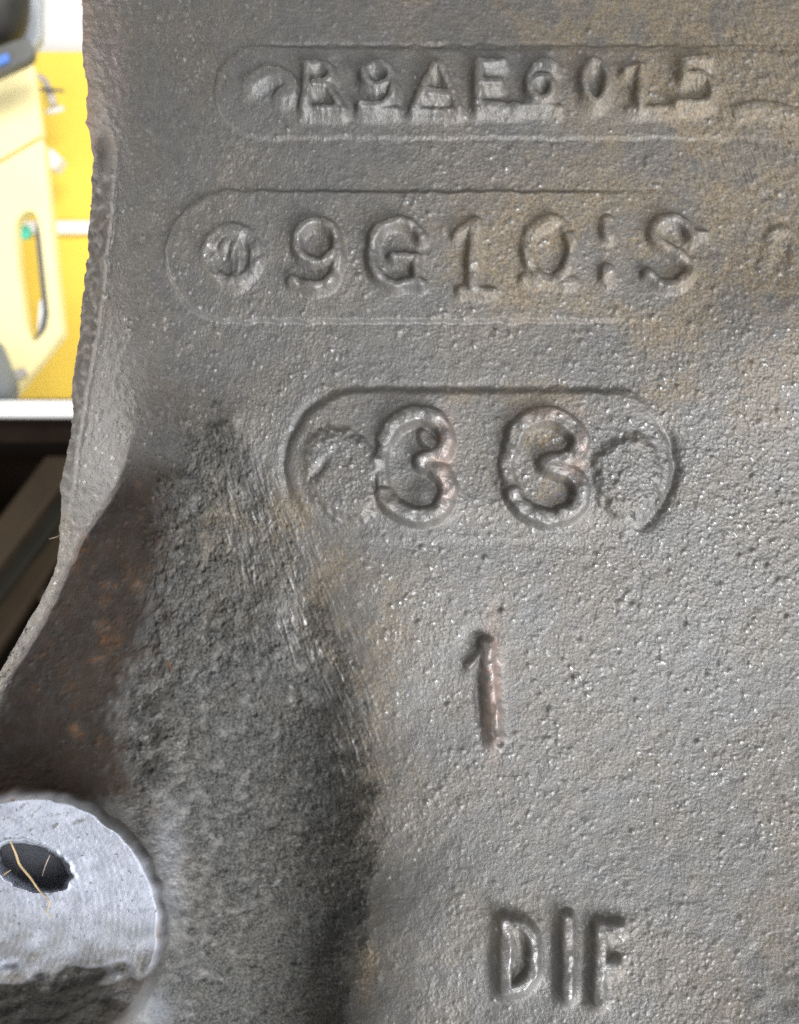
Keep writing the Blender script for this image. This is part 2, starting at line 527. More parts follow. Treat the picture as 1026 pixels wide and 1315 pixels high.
TOP = np.zeros(U.shape)
GL = []   # (sdf, name, label, panel)
edge_n = 0.55 * n16 + 0.7 * n40
def glyph(name, label, panel_id, strokes, hw, h, wear=0.14, soft=4.4, moat=0.0, apron=None, dome=0.06):
    """strokes: list of (points, smooth?, half-width factor, height factor)"""
    global H
    apn = {0: 8, 1: 5.5, 2: 3.2, 3: 2.6}[panel_id] if apron is None else apron
    tops = np.vstack([s[0] for s in strokes])
    c0 = np.searchsorted(pa, 0)
    lo, hi = tops.min(0) - 45, tops.max(0) + 45
    r0, r1 = np.searchsorted(va, lo[1]), np.searchsorted(va, hi[1])
    q0, q1 = np.searchsorted(pa, max(lo[0] - 130, 0)), np.searchsorted(pa, hi[0] + 5)
    sl = (slice(r0, r1), slice(q0, q1))
    u, v, en = U[sl], V[sl], edge_n[sl]
    hh = np.zeros(u.shape)
    dall = np.full(u.shape, 1e9)
    k = 1 - h / DU * 0.85
    for pts, sm, wf, hf in strokes:
        p = spline(pts) if sm else np.array(pts, float)
        p = np.c_[CU + (p[:, 0] - CU) * k, CV + (p[:, 1] - CV) * k - 1.5]
        d = np.full(u.shape, 1e9)
        for a, b in zip(p[:-1], p[1:]):
            ab = b - a
            t = np.clip(((u - a[0]) * ab[0] + (v - a[1]) * ab[1]) / (ab @ ab + 1e-9), 0, 1)
            du, dv = u - a[0] - t * ab[0], v - a[1] - t * ab[1]
            d = np.minimum(d, np.hypot(du, dv))
        d = d - hw * wf * 0.93 + en * (0.55 if hw < 9 else 0.7)
        prof = sst(-d, -soft, soft * 0.9) * (1 - dome + dome * sst(-d, 0, hw))
        hh = np.maximum(hh, h * hf * prof)
        dall = np.minimum(dall, d)
    hh *= np.clip(1 - wear * (0.5 + 0.7 * n40[sl] + 0.15 * n16[sl]), 0.45, 1.15)
    def blur(x, sg):
        n_ = int(3 * sg / STEP) + 1
        kk = np.exp(-0.5 * (np.arange(-n_, n_ + 1) * STEP / sg) ** 2); kk /= kk.sum()
        for ax in (0, 1):
            x = np.apply_along_axis(lambda y: np.convolve(y, kk, mode='same'), ax, x)
        return x
    ap = np.roll(blur(hh, 0.6 * apn + 0.8), int(round(apn / STEP)), 0) * 0.85
    hh = (hh ** 4 + ap ** 4) ** 0.25
    fil = 0.10 * h * np.exp(-np.clip(dall, 0, None) / 9.0) * (dall > -soft)
    TOP[sl] = np.maximum(TOP[sl], sst(-dall, 0, 4) * np.clip(hh / h, 0, 1) ** 2)
    H[sl] += np.maximum(hh, fil) - moat * np.exp(-((dall - 7) / 5.0) ** 2)
    full = np.full(U.shape, 1e9)
    full[sl] = dall
    GL.append((full, name, label, panel_id))

a = 1.0
# top row
glyph("raised_mark", "worn low lump at the start of the top row", 1, [([(322,110),(345,96),(368,102),(374,116),(362,124)],1,1.3,1.0)], 8, 8)
glyph("raised_letter", "worn first character of the top row, like an R with two small eyes", 1,
      [([(395,87),(393,112),(392,140)],0,1,1),([(395,86),(412,84),(424,92),(421,104),(406,109)],1,1,1),([(404,109),(420,112),(428,122),(440,140)],1,1,1),([(392,139),(440,140)],0,.9,.8)], 6.6, 15)
glyph("raised_digit", "figure 9 in the top row", 1, [(ellipse(484,97,17,14),0,1,1),([(502,96),(505,112),(500,128),(486,136),(465,137)],1,1.1,1),([(466,139),(508,141)],0,.9,.7)], 6.2, 15)
glyph("raised_letter", "letter A in the top row", 1, [([(558,84),(531,140)],0,1,1),([(564,84),(588,140)],0,1,1),([(540,120),(580,122)],0,1.2,.9),([(532,141),(588,142)],0,.8,.6)], 6.6, 15)
glyph("raised_letter", "worn letter E in the top row", 1, [([(614,84),(613,138)],0,1.1,1),([(614,82),(646,80)],0,1,1),([(614,107),(640,107)],0,1,1),([(612,134),(664,138)],0,1.1,.85)], 6.6, 15)
glyph("raised_digit", "figure 6 in the top row", 1, [(ellipse(695,114,15,15),0,1,1),([(712,86),(694,82),(681,96),(680,114)],1,1,1),([(676,136),(718,138)],0,.8,.6)], 6.6, 15)
glyph("raised_digit", "figure 0 in the top row", 1, [(ellipse(765,106,15,25),0,1,1)], 6.6, 15)
glyph("raised_digit", "figure 1 in the top row", 1, [([(823,86),(822,138)],0,1,1),([(823,84),(803,92)],0,.8,.8),([(808,139),(866,138)],0,.8,.55)], 6.6, 14)
glyph("raised_digit", "figure 5 in the top row", 1, [([(877,79),(911,78)],0,1,1),([(878,80),(877,102)],0,1,1),([(878,98),(902,97),(914,110),(910,128),(893,134),(870,132)],1,.95,1)], 6.6, 14)
glyph("raised_mark", "worn ledge after the top row", 1, [([(950,143),(985,138),(1030,150)],1,1,1)], 8, 5)
# second row
glyph("raised_mark", "worn round emblem opening the second row", 2, [(ellipse(299,331,31,33),0,1,1),([(304,300),(303,352)],0,.9,.9),([(286,318),(300,304)],0,.8,.8)], 8.5, 8, wear=.35)
glyph("raised_digit", "figure 9 in the second row", 2, [(ellipse(407,312,26,26),0,1,1),([(433,310),(434,338),(425,360),(404,370),(376,362)],1,1.1,1)], 6.6, 15)
glyph("raised_letter", "letter G in the second row", 2, [([(541,306),(527,290),(507,286),(486,297),(477,325),(484,353),(504,366),(528,364),(541,366)],1,1.05,1),([(534,362),(534,332),(505,331)],0,.95,.95)], 6.6, 15)
glyph("raised_digit", "figure 1 in the second row", 2, [([(609,288),(607,372)],0,1.2,1),([(607,286),(587,303)],0,.9,.85),([(592,374),(632,376)],0,.9,.7)], 7.4, 13.5, wear=.18)
glyph("raised_digit", "worn figure 0 in the second row", 2, [(ellipse(706,322,29,38),0,.95,1),([(676,358),(735,362)],0,1,.7)], 8.5, 11, wear=.35)
glyph("raised_mark", "two worn dots one above the other after the 0", 2, [([(781,287),(782,302)],0,1.2,1),([(781,350),(781,360)],0,1.2,1),([(782,304),(781,348)],0,.7,.12)], 8.5, 9, wear=.3)
glyph("raised_letter", "letter S in the second row", 2, [([(891,303),(880,287),(860,281),(842,291),(843,309),(862,321),(880,332),(886,349),(872,364),(850,364),(833,352)],1,1,1),([(888,298),(908,299)],0,.6,.8)], 7.4, 13.5, wear=.18)
glyph("raised_mark", "faint worn arch at the end of the second row", 2, [([(984,338),(990,308),(1006,299),(1020,312),(1022,340)],1,1,1)], 8, 4.5, wear=.4)
# third row
glyph("raised_digit", "first figure 3 of the lowest panel", 3,
      [([(494,566),(508,544),(534,533),(560,541),(573,563),(566,583),(543,594),(566,606),(576,630),(565,654),(538,664),(510,654),(494,636)],1,1.05,1),
       ([(496,566),(488,592),(492,618),(494,636)],1,.85,.45),([(556,572),(545,560)],0,.9,.6)], 10.5, 19)
glyph("raised_digit", "second figure 3 of the lowest panel, rust in its bowls", 3,
      [([(656,574),(668,549),(697,534),(728,543),(745,566),(732,588),(700,597),(733,609),(747,633),(734,657),(703,666),(673,653),(659,636)],1,1.05,1),
       ([(656,574),(650,600),(659,636)],1,.9,.5)], 10.5, 19)
H += 9 * gs(545, 636, 17, 20) * 1.0
# single figure below
glyph("raised_digit", "single pinkish figure 1 below the panels", 0, [([(626,830),(631,880),(636,946)],1,.95,1),([(627,832),(604,858)],0,.62,.55)], 8.6, 22, wear=.12, soft=5.5, dome=0.05)
H -= 9 * gs(614, 822, 18, 13, -0.6) + 7 * gs(616, 900, 8, 45, -0.06)
H -= 9 * gs(641, 954, 5, 4) - 3 * gs(637, 950, 13, 10)
# bottom row
BOT = dict(wear=.12, soft=5.0, dome=0.03)
glyph("raised_letter", "letter D of the bottom row", 0, [([(650,1188),(649,1272)],0,1.1,1),([(650,1190),(671,1191),(685,1208),(685,1246),(672,1266),(649,1272)],1,.95,1)], 8.6, 19, **BOT)
glyph("raised_letter", "letter I of the bottom row", 0, [([(730,1184),(729,1280)],0,1.05,1)], 8.6, 19, **BOT)
glyph("raised_letter", "letter F of the bottom row", 0, [([(773,1194),(769,1288)],0,1.05,1),([(773,1195),(798,1195)],0,.9,.95),([(772,1243),(794,1241)],0,.9,.9)], 8.6, 19, **BOT)
H += 5 * gs(660, 1236, 12, 40)
H -= 1.5 * gs(626, 1235, 10, 50) + 1.5 * gs(706, 1235, 9, 50) + 1.5 * gs(750, 1235, 8, 50) + 2.5 * gs(640, 1166, 40, 9) + 2.5 * gs(775, 1170, 30, 9)

# -- vertex positions: the base shape is laid out where it stands, relief is added towards the lens
k = 1 - M / DU
X = (U - CU) * k * S
Z = (CV - V) * k * S
Y = -(M + H) * S

# side wall going back from the outline
NB = 34
tb = (np.linspace(0, 1, NB + 1)[1:]) ** 1.6
back = 620 * tb
sn = band(14, 0.5)[:, :NB]
Xs = X[:, :1] + (back * 0.22)[None, :] * S + 1.0 * sn * S
Ys = Y[:, :1] + back[None, :] * S + 1.0 * band(18, 0.5)[:, :NB] * S
Zs = np.repeat(Z[:, :1], NB, 1)
X = np.c_[Xs[:, ::-1], X]; Y = np.c_[Ys[:, ::-1], Y]; Z = np.c_[Zs[:, ::-1], Z]

# -- stains and wear, with some light and shade painted into the colour
nz = np.clip(0.75 + 0.28 * n120 + 0.22 * n120b, 0.3, 1.4)
ochre = 1.5 * gs(990, 150, 170, 230) + 0.9 * gs(780, 30, 260, 40) + 0.55 * gs(850, 400, 140, 46) + 0.5 * gs(640, 350, 50, 60) + 0.45 * gs(760, 510, 160, 22)
ochre += 0.5 * gs(540, 505, 110, 14) + 0.6 * gs(700, 300, 160, 50) + 0.55 * gs(425, 780, 40, 120, -0.3) + 0.45 * gs(330, 690, 60, 90, -0.4) + 0.35 * gs(840, 520, 40, 40)
ochre += 0.25 * gs(1000, 1130, 60, 140) + 0.4 * gs(270, 740, 40, 80) + 0.30 * gs(480, 900, 40, 200) + 0.25 * gs(950, 1230, 50, 60) + 0.5 * gs(470, 1240, 14, 50)
ochre += 0.7 * gs(108, 120, 14, 150) + 0.3 * gs(390, 680, 50, 40) + 0.22  # first term: yellow bounce light painted on the top-left rim
ochre = np.clip(ochre * nz * 1.15, 0, 1)
ochre += np.clip(1.2 * gs(693, 566, 22, 16) + 1.0 * gs(703, 632, 24, 18), 0, 0.8) * np.clip(0.6 + 0.4 * n16, 0, 1)
grime_shade = 1.0 * facet * sst(V, 530, 640)  # facet dirt, painted darker for the shade it lies in
grime_shade = np.maximum(grime_shade, 0.45 * facet)
grime_shade = np.maximum(grime_shade, np.clip(gs(188, 960, 26, 90) + gs(205, 800, 22, 90) + 0.8 * gs(230, 680, 22, 60), 0, 1) * np.clip(0.3 + 0.5 * n40 + 0.5 * pit, 0, 0.95))
oil_shade_m = np.clip(hollow + 0.9 * sst(-hollow_sdf, -60, 0) * sst(U, 330, 250) * sst(V, 560, 640) * (1 - boss), 0, 1) * (1 - 0.85 * facet)  # oily dirt plus shade of the hollow, painted darkest at its right wall
oil_shade_m = np.maximum(oil_shade_m, 0.5 * gs(1010, 1290, 90, 50) * np.clip(0.6 + 0.6 * n40, 0, 1.3)) * ( np.clip(0.97 + 0.12 * n40 + 0.14 * n16 + 0.36 * gs(410, 1180, 60, 200) - 0.45 * rubbed + 0.25 * gs(330, 1320, 120, 70) - 0.45 * gs(222, 1140, 30, 90), 0, 1.0))
oil_shade_m = np.clip(np.maximum(oil_shade_m, 1.0 * boss * (1 - boss_face) * (1 - 0.7 * sst(U, 90, 170))), 0, 1)
grime_shade = np.maximum(grime_shade, boss * (1 - boss_face) * np.clip(1.05 + 0.2 * n40 - 0.35 * sst(U, 90, 180), 0, 1))
grime_shade = np.maximum(grime_shade, 0.55 * gs(134, 196, 12, 34))  # darker recess beside the parting line
grime_shade = np.maximum(grime_shade, 0.5 * gs(230, 540, 60, 60) * np.clip(0.8 + 0.3 * n16 + 0.3 * n40, 0, 1.2) + 0.12 * gs(240, 60, 60, 90))  # shading of the dip behind the rim, painted dark
grime_shade = np.maximum(grime_shade, 0.05 * sst(V, 220, 0))  # top painted slightly darker, where the face is shaded more
grime_shade = np.maximum(grime_shade, 0.9 * hole ** 2)  # darkness of the hole's depth, painted in
grime_shade = np.maximum(grime_shade, 0.55 * flashz * (1 - sst(V, 560, 720)) * np.clip(0.8 + 0.3 * n16, 0, 1))  # dirt and painted shadow on the strip outside the parting line
rustspot = np.clip(gs(176, 752, 8, 7) + gs(132, 806, 8, 8) + 0.9 * gs(124, 846, 10, 7) + gs(97, 938, 8, 10) + .7 * gs(140, 752, 12, 7) + .8 * gs(217, 855, 5, 5), 0, 1)
ochre = np.clip(ochre * (1 - 0.8 * facet) + rustspot * np.clip(0.8 + 0.4 * n16, 0, 1), 0, 1)
grime_shade = np.clip(grime_shade * (1 - 0.2 * rustspot) * (1 - lip * 0.9), 0, 1)
bare_lit = boss_face * np.clip(0.97 - 0.72 * sst(V, 1150, 1238) * (0.85 + 0.3 * n40) - 0.10 * n120 - 0.5 * np.clip(n16 + 0.6 * n8 - 1.7, 0, 1) * sst(V, 1110, 1060) - 0.25 * np.clip(n16 - 1.2, 0, 1), 0, 1) * (1 - 0.75 * hole ** 2)
bare_lit = np.maximum(bare_lit, 0.22 * gs(215, 1120, 18, 70) + 0.25 * gs(200, 1300, 20, 25))  # lighter tint for the lit fillet beside the boss
bare_lit = np.clip(np.maximum(bare_lit, 0.22 * gs(130, 620, 40, 110) * side), 0, 1)  # light from the left painted on the rim as a paler tint
pink = 0.8 * np.clip(gs(571, 570, 12, 40) + gs(572, 625, 10, 26) + 0.8 * gs(553, 592, 14, 8), 0, 1)
pink += 0.6 * np.clip(gs(700, 532, 34, 9) + gs(744, 575, 9, 34) + gs(728, 604, 16, 16), 0, 1)
pink += 0.7 * np.exp(-((bd + 5) / 5.0) ** 2) * sst(V, 1230, 1190) + 1.2 * gs(632, 885, 11, 72) + 0.45 * gs(107, 110, 10, 150) + 0.25 * side * gs(140, 90, 30, 90) + 0.2 * lip  # boss edge and worn figure, plus bounce light painted on the rim top
rust = np.clip(0.38 * rustspot * np.clip(1 + 0.6 * n16, 0, 2) + 0.30 * np.clip(facet * (n40 * 0.5 + n120b * 0.7 - 0.7), 0, 1) + 0.55 * gs(107, 110, 9, 150) + 0.4 * gs(118, 165, 8, 30), 0, 1) * np.clip(0.75 + 0.3 * n16, 0, 1)  # rusty spots, plus yellow bounce light painted on the top-left edge
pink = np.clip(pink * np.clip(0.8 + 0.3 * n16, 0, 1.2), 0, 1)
ST = np.stack([ochre, grime_shade, bare_lit, pink], -1).astype(np.float32)
ST = np.concatenate([np.repeat(ST[:, :1], NB, 1), ST], 1)
# grain tips painted bright as glints, densest in the sheen; strokes and scratches rubbed
glz = np.clip(0.46 + 0.5 * (lumpA < 0) + 0.5 * (lumpB < 0) + 0.75 * gs(930, 620, 260, 260) + 0.35 * gs(560, 760, 220, 200) + 0.4 * gs(980, 1000, 120, 120) + 0.15 * n120, 0.05, 1.0)
tipm = np.clip((0.5 * gr1 + 0.5 * n5 + 0.3 * n8b - 0.78 + 0.4 * glz) * 0.55, 0, 1) * glz * (1 - 0.6 * facet) * (1 - 0.55 * hollow)
tipm = np.maximum(tipm, 0.8 * rubbed * np.clip(scr * 0.8 + 0.4 * scr2 - 0.9, 0, 1))
RUST_BOUNCE = np.concatenate([np.zeros((NR, NB)), rust], 1).astype(np.float32).reshape(-1)
OIL_SHADE = np.concatenate([np.zeros((NR, NB)), oil_shade_m], 1).astype(np.float32).reshape(-1)
edge_w = np.exp(-((p2 - 1) / 3.5) ** 2) * np.clip(sst(V, 330, 380) * sst(-U, -330, -270) + 0.5 * sst(V, 395, 408) * sst(-U, -760, -600), 0, 1) + 0.7 * np.exp(-((p1 - 1) / 3.5) ** 2) * sst(V, 120, 150) * sst(-U, -330, -290)  # lower-left panel edges: wear and light from below, painted brighter
tipm = np.maximum(tipm, edge_w * np.clip(0.5 + 0.3 * gr1, 0, 1))
tipm = np.maximum(tipm, TOP * np.clip(0.26 + 0.28 * gr1 + 0.25 * sst(V, 1100, 1150), 0, 0.9) * (0.5 + 0.5 * sst(V, 200, 330)))
TIP = np.concatenate([np.zeros((NR, NB)), tipm], 1).astype(np.float32).reshape(-1)

# -- which part each face of the casting belongs to
reg = np.zeros(U.shape, np.int16)
names = {0: ("casting_face", None)}
reg[side > 0.5] = 1; names[1] = ("side_rim", "rough outer rim with a raised parting line")
reg[facet_sdf < 0] = 2; names[2] = ("flange_facet", "smooth brown grimy facet above the bolt boss")
reg[(hollow_sdf < 0) & (reg != 2)] = 3; names[3] = ("hollow", "pitted dark hollow between boss and face")
reg[(p1 < 0) & (side < .5)] = 4; names[4] = ("number_panel", "top raised panel with worn numbers")
reg[(p2 < 0) & (U < 940)] = 5; names[5] = ("number_panel", "raised panel reading 9G10 and S")
reg[p3 < 0] = 6; names[6] = ("number_panel", "lowest raised panel holding two threes")
reg[bd < 3] = 7; names[7] = ("bolt_boss", "round boss with pale machined face")
reg[hd < 1.05] = 8; names[8] = ("bolt_hole", None)
reg[lumpA < 2] = 9; names[9] = ("raised_mark", "worn blob left of the first 3")
reg[lumpB < 2] = 10; names[10] = ("raised_mark", "worn blob right of the second 3")
nid = 11
gpar = {9: 6, 10: 6, 8: 7}
for dall, nm, lb, pid in GL:
    reg[dall < 3.0] = nid
    names[nid] = (nm, lb)
    if pid:
        gpar[nid] = pid + 3
    nid += 1
reg = np.concatenate([np.full((NR, NB), 1, np.int16), reg], 1)

NCC = NC + NB
Z = Z + ZC
base = Vector((0.03, 0.0, float(Z.min())))
co = np.stack([X - base.x, Y - base.y, Z - base.z], -1).reshape(-1, 3).astype(np.float32)
idx = np.arange(NR * NCC, dtype=np.int64).reshape(NR, NCC)
quads = np.stack([idx[:-1, :-1], idx[1:, :-1], idx[1:, 1:], idx[:-1, 1:]], -1).reshape(-1, 4)
fr = reg[:-1, :-1].reshape(-1)
stf = ST.reshape(-1, 4)
MAT = cast_material()

block = empty("engine_block", base, "grey cast iron engine block with raised casting numbers filling most of the picture", "engine block")
made = {}
def sub_mesh(rid):
    q = quads[fr == rid]
    if not len(q):
        return None
    used, inv = np.unique(q, return_inverse=True)
    inv = inv.reshape(-1).astype(np.int32)
    me = bpy.data.meshes.new(names[rid][0])
    me.vertices.add(len(used))
    me.vertices.foreach_set("co", co[used].reshape(-1))
    me.loops.add(len(inv))
    me.loops.foreach_set("vertex_index", inv)
    me.polygons.add(len(q))
    me.polygons.foreach_set("loop_start", np.arange(0, len(inv), 4, dtype=np.int32))
    me.update(calc_edges=True)
    me.shade_smooth()
    at = me.attributes.new("stain_light", 'FLOAT_COLOR', 'POINT')
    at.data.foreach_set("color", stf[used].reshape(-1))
    at = me.attributes.new("worn_glint", 'FLOAT', 'POINT')
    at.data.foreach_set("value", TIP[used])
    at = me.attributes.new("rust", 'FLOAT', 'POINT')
    at.data.foreach_set("value", RUST_BOUNCE[used])
    at = me.attributes.new("oil_shade", 'FLOAT', 'POINT')
    at.data.foreach_set("value", OIL_SHADE[used])
    return me
for rid in sorted(names):
    me = sub_mesh(rid)
    if me is None:
        continue
    par = made.get(gpar.get(rid), block)
    o = link(names[rid][0], me, MAT, par)
    if names[rid][1]:
        o['label'] = names[rid][1]
    made[rid] = o

# ================================================================== THINGS ROUND IT
def at(u, v, d):
    """point seen at (u, v), d metres from the lens"""
    f = d / DU
    return Vector(((u - CU) * f, d - D, ZC + (CV - v) * f))

def bm_obj(name, bm, mat, parent=None, smooth=False):
    me = bpy.data.meshes.new(name)
    bmesh.ops.recalc_face_normals(bm, faces=bm.faces)
    bm.to_mesh(me)
    bm.free()
    if smooth:
        me.shade_smooth()
    o = link(name, me, mat)
    if parent:
        o.parent = parent
        o.matrix_parent_inverse = Matrix.Translation(-parent.location)
    return o

def box(bm, lo, hi, bevel=0.0, seg=2):
    r = bmesh.ops.create_cube(bm, size=1.0)
    vs = r['verts']
    for v in vs:
        v.co = Vector([lo[i] + (v.co[i] + 0.5) * (hi[i] - lo[i]) for i in range(3)])
    if bevel:
        es = list({e for v in vs for e in v.link_edges})
        bmesh.ops.bevel(bm, geom=es, offset=bevel, segments=seg, profile=0.5, affect='EDGES')

def tube(bm, pts, radii, n=10):
    pts = [Vector(p) for p in pts]
    rings = []
    for i, p in enumerate(pts):
        d = (pts[min(i + 1, len(pts) - 1)] - pts[max(i - 1, 0)]).normalized()
        a = d.orthogonal().normalized()
        if rings:
            a = (prev - d * prev.dot(d)).normalized()
        prev = a
        b = d.cross(a)
        r = radii[i] if hasattr(radii, '__len__') else radii
        rings.append([bm.verts.new(p + (a * math.cos(t) + b * math.sin(t)) * r) for t in np.linspace(0, 2 * math.pi, n, endpoint=False)])
    for r0, r1 in zip(rings[:-1], rings[1:]):
        for i in range(n):
            bm.faces.new((r0[i], r0[(i + 1) % n], r1[(i + 1) % n], r1[i]))
    bm.faces.new(rings[0][::-1]); bm.faces.new(rings[-1])

def prism(bm, outer, d0, d1, inner=None, bevel=0.0):
    """extruded outline (points u, v seen at d0) with an optional hole"""
    f = [at(u, v, d0) for u, v in outer]
    loops = [f] + ([[at(u, v, d0) for u, v in inner]] if inner else [])
    es = []
    for lp in loops:
        vs = [bm.verts.new(p) for p in lp]
        es += [bm.edges.new((vs[i], vs[(i + 1) % len(vs)])) for i in range(len(vs))]
    r = bmesh.ops.triangle_fill(bm, use_beauty=True, use_dissolve=False, edges=es)
    faces = [g for g in r['geom'] if isinstance(g, bmesh.types.BMFace)]
    r = bmesh.ops.extrude_face_region(bm, geom=faces)
    vs = [g for g in r['geom'] if isinstance(g, bmesh.types.BMVert)]
    bmesh.ops.translate(bm, verts=vs, vec=(0, d1 - d0, 0))
    if bevel:
        bmesh.ops.recalc_face_normals(bm, faces=bm.faces)
        ee = [e for e in bm.edges if len(e.link_faces) == 2 and e.calc_face_angle(0) > 0.9 and abs(e.verts[0].co.y - e.verts[1].co.y) < 1e-6]
        bmesh.ops.bevel(bm, geom=ee, offset=bevel, segments=3, profile=0.5, affect='EDGES')

def rounded(pts, r, n=5):
    out = []
    m = len(pts)
    for i in range(m):
        p0, p1, p2 = Vector(pts[i - 1]), Vector(pts[i]), Vector(pts[(i + 1) % m])
        a = p1 + (p0 - p1).normalized() * min(r, (p0 - p1).length * .48)
        b = p1 + (p2 - p1).normalized() * min(r, (p2 - p1).length * .48)
        for t in np.linspace(0, 1, n):
            out.append(tuple((1 - t) ** 2 * a + 2 * t * (1 - t) * p1 + t * t * b))
    return out

yellow = plain("yellow_paint", (0.92, 0.68, 0.10), 0.45, 0, 0.04, 20)
cream = plain("pale_yellow_plastic", (0.95, 0.84, 0.45), 0.4, 0, 0.03, 30)
white = plain("white_paint", (0.82, 0.82, 0.82), 0.5, 0, 0.03, 15)
black = plain("black_rubber", (0.022, 0.021, 0.018), 0.6, 0, 0.15, 80)
grey = plain("grey_metal_paint", (0.12, 0.125, 0.12), 0.5, 0, 0.1, 60)
bluegrey = plain("blue_grey_plastic", (0.20, 0.23, 0.26), 0.5, 0, 0.08, 40)
blue = plain("blue_print", (0.10, 0.22, 0.62), 0.5, 0, 0.05, 40)
teal = plain("teal_print", (0.10, 0.62, 0.50), 0.5, 0, 0.05, 40)
steel = plain("hook_steel", (0.62, 0.58, 0.54), 0.4, 0.3, 0.1, 90)
wood = plain("old_timber", (0.085, 0.056, 0.028), 0.75, 0, 0.22, 25, 0.3)
woodg = plain("greenish_timber", (0.040, 0.036, 0.020), 0.75, 0, 0.22, 25, 0.3)
darkp = plain("under_bench_shade", (0.016, 0.011, 0.008), 0.95, 0, 0.3, 14)  # near-black colour that carries the under-bench shade
darkp.node_tree.nodes['Principled BSDF'].inputs['Specular IOR Level'].default_value = 0.05
fibre_m = plain("dry_fibre", (0.62, 0.46, 0.25), 0.7, 0, 0.2, 900)
hair_m = plain("hair", (0.55, 0.42, 0.36), 0.5, 0, 0.2, 900)

# white wall far behind
bm = bmesh.new()
a0 = at(-900, 0, 1.06); b0 = at(1000, 0, 1.06)
zf = ZC - 0.60
box(bm, (a0.x, a0.y, at(0, 515, 1.06).z), (b0.x, a0.y + 0.05, ZC + 0.9))
tag(bm_obj("wall", bm, white), kind='structure')

# yellow board with white rails, on the wall above the bench
yb = empty("yellow_board", at(60, 512, 1.04), "bright yellow wall board with white rail above white bench top", "wall board")
bm = bmesh.new()
p, q = at(-700, 512, 1.03), at(560, 66, 1.03)
box(bm, (p.x, p.y, p.z), (q.x, p.y + 0.018, q.z), 0.001)
bm_obj("panel", bm, yellow, yb)
bm = bmesh.new()
p, q = at(-700, 300, 1.022), at(560, 283, 1.022)
box(bm, (p.x, p.y, p.z), (q.x, p.y + 0.0055, q.z), 0.001)
bm_obj("rail", bm, white, yb)

# bench: white top, near-black sheets added for the shade below
wb = empty("workbench", at(40, 1250, 0.9), "white topped bench below yellow board with dark open space under it", "workbench")
bm = bmesh.new()
p, q = at(-760, 536, 0.80), at(560, 514, 0.80)
box(bm, (p.x, p.y, p.z), (q.x, 1.03 - D, q.z), 0.002)
bm_obj("worktop", bm, white, wb)
bm = bmesh.new()
p, q = at(-760, 1320, 1.12), at(620, 538, 1.12)
box(bm, (p.x, p.y, p.z), (q.x, p.y + 0.02, at(0, 536, 0.80).z - 0.0008))
bm_obj("shade_board", bm, darkp, wb)
bm = bmesh.new()
p, q = at(-755, 536, 0.801), at(555, 536, 0.801)
box(bm, (p.x, p.y + 0.008, p.z - 0.02), (q.x, 1.03 - D, p.z - 0.0005))
bm_obj("shade_strip", bm, darkp, wb)
for s in (-740, 540):
    bm = bmesh.new()
    p = at(s, 1320, 0.86)
    box(bm, (p.x - .02, p.y, p.z), (p.x + .02, p.y + .2, at(0, 536, 0.80).z - 0.031), 0.002)
    bm_obj("leg", bm, darkp, wb)

# timbers leaning under the bench
def plank(name, label, a, b, w, d, mat):
    A, B = at(*a, d), at(*b, d)
    ax = (B - A).normalized()
    side_v = ax.cross(Vector((0, 1, 0))).normalized() * (w / 2 * d / DU)
    bm = bmesh.new()
    vs = []
    for yy in (0, 0.022):
        for s, pt in ((-1, A), (1, A), (1, B), (-1, B)):
            vs.append(bm.verts.new(pt + side_v * s + Vector((0, yy, 0))))
    for f in ((0, 1, 2, 3), (7, 6, 5, 4), (0, 4, 5, 1), (1, 5, 6, 2), (2, 6, 7, 3), (3, 7, 4, 0)):
        bm.faces.new([vs[i] for i in f])
    bmesh.ops.recalc_face_normals(bm, faces=bm.faces)
    bmesh.ops.bevel(bm, geom=list(bm.edges), offset=0.003, segments=2, profile=0.5, affect='EDGES')
    o = bm_obj(name, bm, mat)
    tag(o, label, "plank", "planks leaning under the bench")
    return o
plank("plank", "upper tan plank leaning in the dark below the white bench top", (170, 470), (-170, 920), 40, 1.02, wood)
plank("plank", "narrow greenish plank between two tan planks under the bench", (170, 522), (-170, 966), 30, 1.05, woodg)
plank("plank", "lower tan plank leaning steeply beside the grey casting edge", (190, 500), (-120, 980), 40, 1.08, wood)
plank("plank", "dim short plank crossing below the lower tan plank", (10, 715), (130, 850), 16, 1.10, wood)

# pale yellow case with a slot handle
case = empty("tool_case", at(20, 512, 0.86), "pale yellow plastic case with long rounded slot handle standing on bench", "case")
bm = bmesh.new()
prism(bm, rounded([(-130, 285), (54, 177), (80, 428), (14, 512), (-130, 560)], 5), 0.855, 0.871,
      rounded([(19, 286), (30, 271), (44, 271), (51, 300), (62, 405), (58, 424), (42, 441), (33, 420), (22, 340)], 8), 0.002)
bm_obj("body", bm, cream, case)
bm = bmesh.new()
prism(bm, rounded([(-130, 170), (40, 78), (53, 173), (-130, 281)], 5), 0.857, 0.871, None, 0.002)
bm_obj("lid", bm, cream, case)
bm = bmesh.new()
prism(bm, rounded([(47, 275), (52, 292), (62, 406), (56, 428), (42, 442), (51, 420), (55, 400), (45, 300)], 3), 0.8575, 0.869)
bm_obj("slot_liner", bm, grey, case)
bm = bmesh.new()
prism(bm, [(31 + 9 * math.cos(t), 298 + 9 * math.sin(t)) for t in np.linspace(0, 2 * math.pi, 20, endpoint=False)], 0.873, 0.876)
bm_obj("round_sticker", bm, teal, case)
bm = bmesh.new()
prism(bm, rounded([(51, 385), (60, 382), (62, 410), (56, 426), (48, 428)], 3), 0.858, 0.8605)
bm_obj("slot_wear_patch", bm, white, case)
bm = bmesh.new()
prism(bm, rounded([(14, 478), (30, 472), (36, 480), (20, 490)], 2), 0.852, 0.8545)
